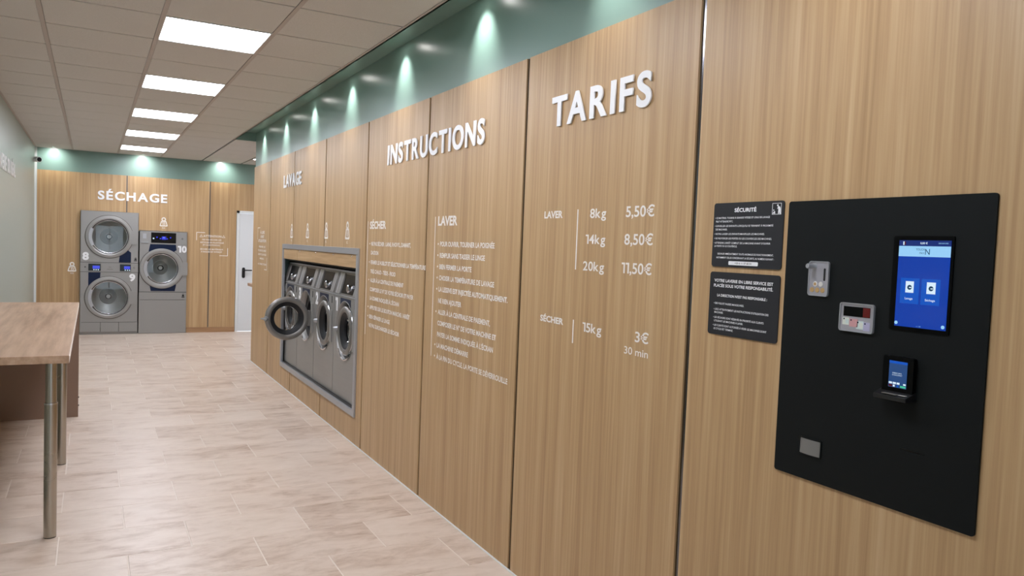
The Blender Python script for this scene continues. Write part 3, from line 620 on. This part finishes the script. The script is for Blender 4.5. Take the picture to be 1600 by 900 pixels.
LL = [('POUR OUVRIR, TOURNER LA POIGNÉE', 3.538, 1.597, 1), ('REMPLIR SANS TASSER LE LINGE', 3.644, 1.529, 1), ('BIEN FERMER LA PORTE', 3.803, 1.461, 1), ('CHOISIR LA TEMPÉRATURE DE LAVAGE', 3.526, 1.394, 1),
      ('LA LESSIVE EST INJECTÉE AUTOMATIQUEMENT.', 3.373, 1.326, 1), ('NE RIEN AJOUTER', 3.920, 1.257, 0), ('ALLER À LA CENTRALE DE PAIEMENT,', 3.557, 1.189, 1), ('COMPOSER LE N° DE VOTRE MACHINE ET', 3.484, 1.122, 0),
      ("PAYER LA SOMME INDIQUÉE À L'ÉCRAN", 3.512, 1.054, 0), ('LA MACHINE DÉMARRE', 3.809, 0.987, 1), ('À LA FIN DU CYCLE, LA PORTE SE DÉVERROUILLE', 3.342, 0.918, 1)]
for s, b, z, bl in LL:
    vl(t, 4.336, s, 4.248, b, z, 0.029, 0.914)
    if bl: bullet(t, 4.336, 4.278, z+0.014, 0.914)
t = vinyl('white LAVER price list with 8kg, 14kg and 20kg washes', 3.050, 1.512)
yr = 3.050
vl(t, yr, 'LAVER', 3.048, 2.891, 1.745, 0.033, 1.512, 0.036, 'heading'); obj('rule', BX(yr-2.774, yr-2.767, -0.001, 0, 0.009, 0.268), 'vinyl', t)
for s, a, b, z in (('8kg', 2.677, 2.562, 1.741), ('14kg', 2.702, 2.560, 1.633), ('20kg', 2.713, 2.560, 1.520)): put_num('weight', s, yr-a, yr-b, z-1.512, 0.039, 'vinyl', t)
for s, a, b, z in (('5,50€', 2.430, 2.256, 1.741), ('8,50€', 2.432, 2.257, 1.633), ('11,50€', 2.442, 2.256, 1.521)): put_num('price', s, yr-a, yr-b, z-1.512, 0.042, 'vinyl', t)
t = vinyl('white SÉCHER price, 15kg at 3€ for 30 min', 3.050, 1.200)
vl(t, yr, 'SÉCHER', 3.048, 2.849, 1.271, 0.029, 1.200, 0.036, 'heading'); obj('rule', BX(yr-2.773, yr-2.766, -0.001, 0, 0.001, 0.103), 'vinyl', t)
put_num('weight', '15kg', yr-2.697, yr-2.559, 0.061, 0.039, 'vinyl', t); put_num('price', '3€', yr-2.337, yr-2.255, 0.061, 0.040, 'vinyl', t); vl(t, yr, '30 min', 2.401, 2.254, 1.208, 0.029, 1.200, 0.010, 'duration')
# bracketed notices
def bracket(t, x, z, sx, sz, L, wd=0.009):
    bm = bmesh.new(); bx(bm, min(x, x+sx*L), max(x, x+sx*L), -0.001, 0, min(z, z+sz*wd), max(z, z+sz*wd)); bx(bm, min(x, x+sx*wd), max(x, x+sx*wd), -0.001, 0, min(z, z+sz*L), max(z, z+sz*L)); obj('corner_bracket', bm, 'vinyl', t)
t = vinyl('small bracketed white notice at the far end of the right wall', 10.042, 1.226)
bracket(t, 0.0, 0.516, 1, -1, 0.15); bracket(t, 0.61, 0.0, -1, 1, 0.15)
for s, a, b, z, cp in (('À LIRE', 9.87, 9.60, 1.662, 0.036), ('AVANT', 9.85, 9.63, 1.610, 0.036), ('UTILISATION', 10.0, 9.50, 1.560, 0.034), ('VÉRIFIER LES', 9.95, 9.54, 1.492, 0.022), ('POCHES DU LINGE', 9.99, 9.49, 1.445, 0.024),
                      ('AVANT LE LAVAGE', 9.99, 9.48, 1.398, 0.024), ('MERCI', 9.87, 9.62, 1.347, 0.022), ('LA DIRECTION', 9.99, 9.46, 1.280, 0.022)): vl(t, 10.042, s, a, b, z, cp, 1.226)
t = thing('wall_lettering', 'white bracketed ATTENTION notice between the dryers and white door', 'lettering', (1.517, D, 1.285))
bracket(t, 0.0, 0.387, 1, -1, 0.135, 0.010); bracket(t, 0.50, 0.0, -1, 1, 0.135, 0.010)
for s, a, b, z, cp in (('ATTENTION', 0.108, 0.395, 0.308, 0.036), ('NE PAS SÉCHER LES', 0.095, 0.392, 0.254, 0.025), ('ARTICLES EN PLASTIQUE', 0.058, 0.432, 0.207, 0.025), ('ET CAOUTCHOUC', 0.105, 0.372, 0.165, 0.025), ('SÉCHER LES MATÉRIAUX', 0.062, 0.425, 0.095, 0.025), ('À RISQUES EST INTERDIT', 0.075, 0.410, 0.052, 0.025)):
    put_text('text_line', s, a, b, z, cp, 'vinyl', t, -0.001, 0.02)
for x in (0.075, 0.428):
    bm = bmesh.new(); band(bm, [(x-0.026, 0.306), (x+0.026, 0.306), (x, 0.350)], [(x-0.016, 0.312), (x+0.016, 0.312), (x, 0.339)], -0.001, 0); obj('warning_triangle', bm, 'vinyl', t)
# kettlebell-shaped capacity icons
def icon(label, loc, rz, number):
    t = thing('weight_icon', label, 'icon', loc, rz, 'white kettlebell capacity icons')
    def body(d):
        return [(-0.060+d, 0.048+d*0.6), (-0.052+d, 0.036+d), (0.052-d, 0.036+d), (0.060-d, 0.048+d*0.6), (0.040-d*0.8, 0.118-d*0.4), (0.030-d*0.6, 0.126-d), (-0.030+d*0.6, 0.126-d), (-0.040+d*0.8, 0.118-d*0.4)]
    bm = bmesh.new(); band(bm, body(0), body(0.017), -0.001, 0); obj('bell_outline', bm, 'vinyl', t)
    bm = bmesh.new(); lathe(bm, [(0.034, -0.001), (0.016, -0.001)], 0, 0.150, 24); obj('ring_outline', bm, 'vinyl', t)
    wdt = 0.022*len(number); put_num('number', number, -wdt/2-0.004, wdt/2+0.004, 0.060, 0.044, 'vinyl', t, -0.001, 0.015); put_text('unit', 'KG', -0.020, 0.020, 0.0, 0.022, 'vinyl', t, -0.001, 0.01)
for i, y in enumerate((6.166, 6.813, 7.493, 8.165)): icon('white weight icon on the wood, ' + ('nearest of the four above the washers', 'just right of a joint above the washers', 'midway between two joints above the washers', 'farthest of the four above the washers')[i], (W, y, 1.587), RW, '8')
icon('white 15 KG weight icon above the shorter dryer', (1.020, D, 1.704), 0, '15'); icon('white 15 KG weight icon left of the stacked dryer', (-0.266, D, 0.945), 0, '15')
# lettering further along the left wall, seen mirrored in the kiosk screen
t = thing('wall_lettering', 'slanted white lettering on the left wall, seen mirrored in the kiosk screen', 'lettering', (XL, 2.70, 1.25), PI/2)
put_text('text_line', 'dez', 0.02, 0.225, 0.217, 0.115, 'white', t, -0.001, 0.004, 0, 0.25); put_text('text_line', 'zon,', 0.0, 0.24, 0.015, 0.115, 'white', t, -0.001, 0.004, 0, 0.25)
# ================================================================== PAYMENT KIOSK
KY, KZ = 1.3215, 0.963
t = thing('payment_kiosk', 'large black payment panel set in the wood wall', 'payment terminal', (W, KY, KZ), RW)
kx = lambda y: KY-y
kz = lambda z: z-KZ
bm = bmesh.new(); prism(bm, rrect(kx(1.623), kx(1.019), 0, 0.810, 0.008), -0.006, 0); obj('faceplate', bm, 'face', t)
bm = bmesh.new(); prism(bm, rrect(kx(1.271), kx(1.111), kz(1.430), kz(1.672), 0.004), -0.009, -0.006); ts = obj('touch_screen', bm, 'black_deep', t)
ys = -0.0096
def sq(nm, y0, y1, z0, z1, mt, parent, y=ys, th=0.0005): return obj(nm, BX(kx(y0), kx(y1), y, y+th, kz(z0), kz(z1)), mt, parent)
sq('display', 1.255, 1.1185, 1.4405, 1.661, 'scr_blue', ts)
sq('top_bar', 1.255, 1.1185, 1.6465, 1.661, 'scr_navy', ts, ys-0.0003)
sq('banner', 1.255, 1.1185, 1.620, 1.6465, 'scr_pale', ts, ys-0.0003)
for a, b in ((1.244, 1.1935), (1.1875, 1.139)): sq('button_card', a, b, 1.500, 1.565, 'scr_card', ts, ys-0.0003)
for a, b in ((1.230, 1.208), (1.1735, 1.1505)):
    sq('machine_icon', a, b, 1.528, 1.557, 'scr_white', ts, ys-0.0006)
    bm = bmesh.new(); lathe(bm, [(0, -0.0104), (0.0062, -0.0104), (0.0062, -0.0100)], kx((a+b)/2), kz(1.5415), 20); obj('icon_drum', bm, 'scr_ink', ts)
    bm = bmesh.new(); bx(bm, kx((a+b)/2)-0.001, kx((a+b)/2)+0.005, -0.0108, -0.0104, kz(1.540), kz(1.5425)); obj('icon_mark', bm, 'scr_white', ts)
put_text('screen_text', 'Lavage', kx(1.2300), kx(1.2090), kz(1.5105), 0.0055, 'scr_white', ts, ys-0.0008, 0.01); put_text('screen_text', 'Séchage', kx(1.1760), kx(1.1500), kz(1.5095), 0.0055, 'scr_white', ts, ys-0.0008, 0.01)
put_text('screen_text', '0,00 €', kx(1.1975), kx(1.1785), kz(1.6515), 0.0050, 'scr_white', ts, ys-0.0008, 0.02); put_text('screen_text', '00:00:00', kx(1.1500), kx(1.1255), kz(1.6525), 0.0030, 'scr_pale', ts, ys-0.0008)
put_text('screen_text', 'TOUCH', kx(1.2080), kx(1.1850), kz(1.6355), 0.0052, 'scr_ink', ts, ys-0.0008); put_text('screen_text', 'PAY', kx(1.1980), kx(1.1855), kz(1.6265), 0.0046, 'scr_ink', ts, ys-0.0008); put_text('screen_text', 'N', kx(1.1835), kx(1.1715), kz(1.6255), 0.0140, 'scr_ink', ts, ys-0.0008)
for a, mt in ((1.2475, 'scr_navy'), (1.2440, 'scr_white'), (1.2405, 'scr_red')): sq('flag_band', a, a-0.0035, 1.649, 1.658, mt, ts, ys-0.0007)
for y in (1.2500, 1.1260):
    bm = bmesh.new(); lathe(bm, [(0, -0.0104), (0.0045, -0.0104), (0.0045, -0.0100)], kx(y), kz(1.449), 20); obj('corner_button', bm, 'scr_pale', ts)
put_text('screen_text', 'v 1.0', kx(1.1950), kx(1.1830), kz(1.4430), 0.0030, 'scr_pale', ts, ys-0.0008)
# coin unit
bm = bmesh.new(); prism(bm, rrect(kx(1.533), kx(1.4645), kz(1.499), kz(1.5985), 0.008), -0.010, -0.006); cu_ = obj('coin_plate', bm, 'grey_pl', t)
o_ = rrect(kx(1.533), kx(1.4645), kz(1.499), kz(1.5985), 0.008); i_ = rrect(kx(1.5305), kx(1.467), kz(1.5015), kz(1.596), 0.007)
bm = bmesh.new(); band(bm, o_, i_, -0.0125, -0.010); obj('raised_rim', bm, 'alu', cu_)
bm = bmesh.new(); lathe(bm, [(0, -0.040), (0.006, -0.040), (0.0075, -0.037), (0.0075, -0.014), (0.0105, -0.010)], kx(1.515), kz(1.584), 24); obj('return_knob', bm, 'alu', cu_, smooth=True)
bm = bmesh.new(); prism(bm, rrect(kx(1.482), kx(1.4755), kz(1.543), kz(1.579), 0.003), -0.0106, -0.010); obj('coin_slot', bm, 'black', cu_)
for y, z, mt in ((1.509, 1.533, 'silver'), (1.490, 1.533, 'silver'), (1.519, 1.516, 'gold'), (1.501, 1.516, 'gold'), (1.483, 1.516, 'gold')):
    bm = bmesh.new(); lathe(bm, [(0, -0.0112), (0.0068, -0.0112), (0.0075, -0.010)], kx(y), kz(z), 20); cn = obj('coin_sticker', bm, mt, cu_)
    if (y, z) == (1.509, 1.533):
        bm = bmesh.new(); lathe(bm, [(0, -0.0116), (0.0045, -0.0116), (0.0046, -0.0112)], kx(y), kz(z), 16); obj('coin_sticker', bm, 'gold', cu_)
# banknote unit
bm = bmesh.new(); prism(bm, rrect(kx(1.420), kx(1.314), kz(1.410), kz(1.488), 0.007), -0.010, -0.006); bn = obj('banknote_plate', bm, 'grey_pl', t)
bm = bmesh.new(); band(bm, rrect(kx(1.420), kx(1.314), kz(1.410), kz(1.488), 0.007), rrect(kx(1.4172), kx(1.3168), kz(1.4128), kz(1.4852), 0.006), -0.0135, -0.010); obj('raised_rim', bm, 'alu', bn)
sq('note_slot', 1.4085, 1.3255, 1.4515, 1.4785, 'black_deep', bn, -0.0106); sq('slot_glow', 1.3475, 1.3265, 1.4525, 1.4775, 'scr_red', bn, -0.0109, 0.0002)
for a, b, z0, z1, mt in ((1.4105, 1.3895, 1.4275, 1.4475, 'note_a'), (1.3880, 1.3620, 1.4235, 1.4455, 'note_b'), (1.3665, 1.3445, 1.4190, 1.4410, 'note_c'), (1.3445, 1.3250, 1.4160, 1.4390, 'note_d')):
    n_ = sq('note_sticker', a, b, z0, z1, mt, bn, -0.0106); sq('note_print', a-0.003, a-0.007, z1-0.006, z1-0.002, 'navy', bn, -0.0109, 0.0003); sq('note_print', a-0.010, b+0.002, z0+0.003, z1-0.004, {'note_a': 'note_c', 'note_b': 'note_b', 'note_c': 'note_a', 'note_d': 'note_d'}[mt], bn, -0.0108, 0.0002)
# card reader
bm = bmesh.new(); prism(bm, rrect(kx(1.272), kx(1.187), kz(1.262), kz(1.362), 0.006), -0.020, -0.006); cr = obj('card_reader', bm, 'black_deep', t)
sq('reader_display', 1.2535, 1.2035, 1.2825, 1.3505, 'scr_term', cr, -0.0206); sq('reader_bar', 1.2535, 1.2035, 1.3440, 1.3505, 'scr_card', cr, -0.0209, 0.0003)
put_text('screen_text', 'INSÉREZ CARTE', kx(1.2430), kx(1.2180), kz(1.3180), 0.0030, 'scr_white', cr, -0.0211); put_text('screen_text', 'OU SANS CONTACT', kx(1.2440), kx(1.2160), kz(1.3130), 0.0030, 'scr_white', cr, -0.0211)
for a, b, z0, z1, mt in ((1.2520, 1.2430, 1.2910, 1.2960, 'scr_white'), (1.2410, 1.2320, 1.2910, 1.2960, 'scr_white'), (1.2300, 1.2220, 1.2910, 1.2960, 'scr_white'), (1.2520, 1.2420, 1.2840, 1.2890, 'scr_red'), (1.2400, 1.2350, 1.2840, 1.2890, 'scr_white'), (1.2290, 1.2250, 1.2840, 1.2890, 'scr_card'), (1.2200, 1.2050, 1.2840, 1.2890, 'scr_green'), (1.2120, 1.2050, 1.2910, 1.2950, 'scr_white')): sq('reader_icon', a, b, z0, z1, mt, cr, -0.0209, 0.0003)
bm = bmesh.new(); v = [bm.verts.new(q) for q in ((kx(1.279), -0.006, kz(1.252)), (kx(1.184), -0.006, kz(1.252)), (kx(1.184), -0.006, kz(1.276)), (kx(1.279), -0.006, kz(1.276)), (kx(1.277), -0.046, kz(1.252)), (kx(1.186), -0.046, kz(1.252)), (kx(1.186), -0.046, kz(1.263)), (kx(1.277), -0.046, kz(1.263)))]
for f in ((0,1,2,3), (5,4,7,6), (4,0,3,7), (1,5,6,2), (3,2,6,7), (4,5,1,0)): bm.faces.new([v[i] for i in f])
obj('reader_ledge', bm, 'black', cr, bevel=0.0015); obj('card_slot', BX(kx(1.255), kx(1.216), -0.044, -0.020, kz(1.2665), kz(1.2680)), 'steel_d', cr); obj('slot_light', BX(kx(1.212), kx(1.192), -0.040, -0.030, kz(1.2668), kz(1.2680)), 'silver', cr)
# return tray and receipt slot
bm = bmesh.new(); o_ = rrect(kx(1.535), kx(1.457), kz(1.033), kz(1.086), 0.004); band(bm, o_, rrect(kx(1.532), kx(1.460), kz(1.036), kz(1.083), 0.003), -0.009, -0.006); rt = obj('return_tray', bm, 'face', t)
bm = bmesh.new(); pts = [(kx(1.532)+(kx(1.460)-kx(1.532))*i/8, -0.007-0.004*math.sin(PI*i/8)) for i in range(9)]
A = [bm.verts.new((x, y, kz(1.038))) for x, y in pts]; B = [bm.verts.new((x, y+0.001, kz(1.082))) for x, y in pts]
for i in range(8): bm.faces.new((A[i], A[i+1], B[i+1], B[i]))
obj('tray_flap', bm, 'flap', rt, smooth=True)
obj('receipt_slot', BX(kx(1.218), kx(1.153), -0.0064, -0.006, kz(1.1230), kz(1.1275)), 'black_gloss', t)
# ================================================================== NOTICE PLAQUES
def plaque(label, y1, y0, z0, z1):
    t = thing('notice_plaque', label, 'sign', (W, y1, z0), RW, 'black rule plaques beside the payment panel'); wd = y1-y0; ht = z1-z0
    bm = bmesh.new(); prism(bm, rrect(0, wd, 0, ht, 0.010), -0.004, 0); obj('board', bm, 'plaque', t)
    def ln(s, a, b, f, cap, bold=0.008): put_text('text_line', s, a*wd, b*wd, ht*(1-f)-cap/2, cap, 'white', t, -0.0045, bold)
    return t, ln, wd, ht
t, ln, wd, ht = plaque('upper black notice plaque headed SÉCURITÉ', 1.940, 1.643, 1.5675, 1.778)
put_text('heading', 'SÉCURITÉ', 0.315*wd, 0.630*wd, ht*0.885-0.007, 0.0125, 'white', t, -0.0045, 0.03)
for s, a, b, f in (("• CE MATÉRIEL TOURNE À GRANDE VITESSE ET L'EAU DE LAVAGE", .025, .82, .235), ('PEUT ATTEINDRE 90°C.', .04, .30, .29), ("• SURVEILLER LES ENFANTS LORSQU'ILS SE TIENNENT À PROXIMITÉ", .025, .87, .36), ('DES MACHINES.', .04, .22, .415),
                   ('• NE PAS LAISSER LES ENFANTS MANIPULER LES MACHINES.', .025, .76, .485), ('• NE PAS FORCER LES PORTES OU LES COUVERCLES DES MACHINES.', .025, .86, .555), ("• ATTENDRE L'ARRÊT COMPLET DE LA MACHINE AVANT D'OUVRIR", .025, .845, .625), ('LA PORTE OU LE COUVERCLE.', .035, .38, .675),
                   ('SIGNALER IMMÉDIATEMENT TOUTE ANOMALIE DE FONCTIONNEMENT,', .09, .895, .795), ('NOTAMMENT CELLES CONCERNANT LA SÉCURITÉ, AU NUMÉRO SUIVANT :', .075, .905, .855)): ln(s, a, b, f, 0.0058)
bm = bmesh.new(); prism(bm, rrect(0.265*wd, 0.690*wd, ht*0.035, ht*0.095, 0.003), -0.0046, -0.004); obj('phone_label', bm, 'white', t); put_text('phone_number', '+33 6 11 57 65 51', 0.36*wd, 0.60*wd, ht*0.052, 0.0058, 'black', t, -0.0050, 0.015)
bm = bmesh.new(); q0, q1, r0_, r1_ = 0.845*wd, 0.965*wd, ht*0.80, ht*0.965
band(bm, [(q0, r0_), (q1, r0_), (q1, r1_), (q0, r1_)], [(q0+0.0012, r0_+0.0012), (q1-0.0012, r0_+0.0012), (q1-0.0012, r1_-0.0012), (q0+0.0012, r1_-0.0012)], -0.0046, -0.004); pic = obj('pictogram_frame', bm, 'white', t)
fx = lambda u: q0+(q1-q0)*u; fz = lambda v: r0_+(r1_-r0_)*v
bm = bmesh.new(); prism(bm, [(fx(x), fz(y)) for x, y in ((.66,.06), (.74,.06), (.78,.30), (.82,.06), (.94,.06), (.92,.50), (.84,.68), (.66,.74), (.55,.52), (.60,.48), (.68,.60))], -0.0046, -0.004); lathe(bm, [(0, -0.0046), (0.0032, -0.0046)], fx(.60), fz(.80), 12); obj('adult_figure', bm, 'white', pic)
bm = bmesh.new(); prism(bm, [(fx(x), fz(y)) for x, y in ((.08,.06), (.16,.06), (.20,.14), (.26,.06), (.34,.06), (.32,.30), (.24,.28), (.12,.20))], -0.0046, -0.004); lathe(bm, [(0, -0.0046), (0.0022, -0.0046)], fx(.18), fz(.38), 10); obj('child_figure', bm, 'white', pic)
t, ln, wd, ht = plaque('lower black notice plaque about customer responsibility', 1.942, 1.643, 1.3415, 1.550)
for s, a, b, f, cp in (('VOTRE LAVERIE EN LIBRE SERVICE EST', .07, .915, .135, 0.0098), ('PLACÉE SOUS VOTRE RESPONSABILITÉ.', .065, .915, .215, 0.0098), ("LA DIRECTION N'EST PAS RESPONSABLE :", .125, .845, .37, 0.0085)): ln(s, a, b, f, cp, 0.022)
for s, a, b, f in (('• DES VOLS ET FAUSSES MANOEUVRES.', .08, .53, .50), ("• LISEZ ATTENTIVEMENT LES INSTRUCTIONS D'UTILISATION DES", .08, .875, .595), ('MACHINES.', .095, .23, .645), ('• LES SÉCHOIRS SONT RÉSERVÉS EN PRIORITÉ AUX CLIENTS', .08, .815, .725), ('UTILISANT LES MACHINES À LAVER.', .095, .53, .78), ('• LES CLIENTS SONT AUTORISÉS À VIDER LES MACHINES DONT', .08, .86, .85), ('LE CYCLE EST TERMINÉ.', .095, .39, .905)): ln(s, a, b, f, 0.0062)
# ================================================================== SECURITY CAMERA, FLOOR SCRAP
t = thing('security_camera', 'small white bullet camera with black face in the upper left corner', 'camera', (XL, 13.36, 2.635))
bm = bmesh.new(); tube(bm, (0.0, 0, 0), (0.012, 0, 0), 0.030); tube(bm, (0.012, 0, 0), (0.045, -0.012, 0.004), 0.012); obj('bracket', bm, 'white', t, smooth=True)
bm = bmesh.new(); tube(bm, (0.020, 0.040, 0.010), (0.075, -0.040, 0.002), 0.040, 24); obj('housing', bm, 'white', t, smooth=True)
bm = bmesh.new(); tube(bm, (0.075, -0.040, 0.002), (0.0795, -0.0465, 0.0015), 0.032, 24); obj('lens_face', bm, 'black_gloss', t, smooth=True)
bm = bmesh.new(); pr = [(0.0, 0.0), (0.03, 0.012), (0.06, 0.006), (0.075, 0.016)]
for i in range(3): bx(bm, pr[i][0], pr[i+1][0], pr[i][1], pr[i][1]+0.012, 0.0, 0.0015+0.001*i)
tag(obj('film_scrap', bm, 'plastic_scrap', loc=(0.965, 3.500, 0.0006)), 'thin strip of clear film lying on the floor tiles at the bottom edge', 'scrap')
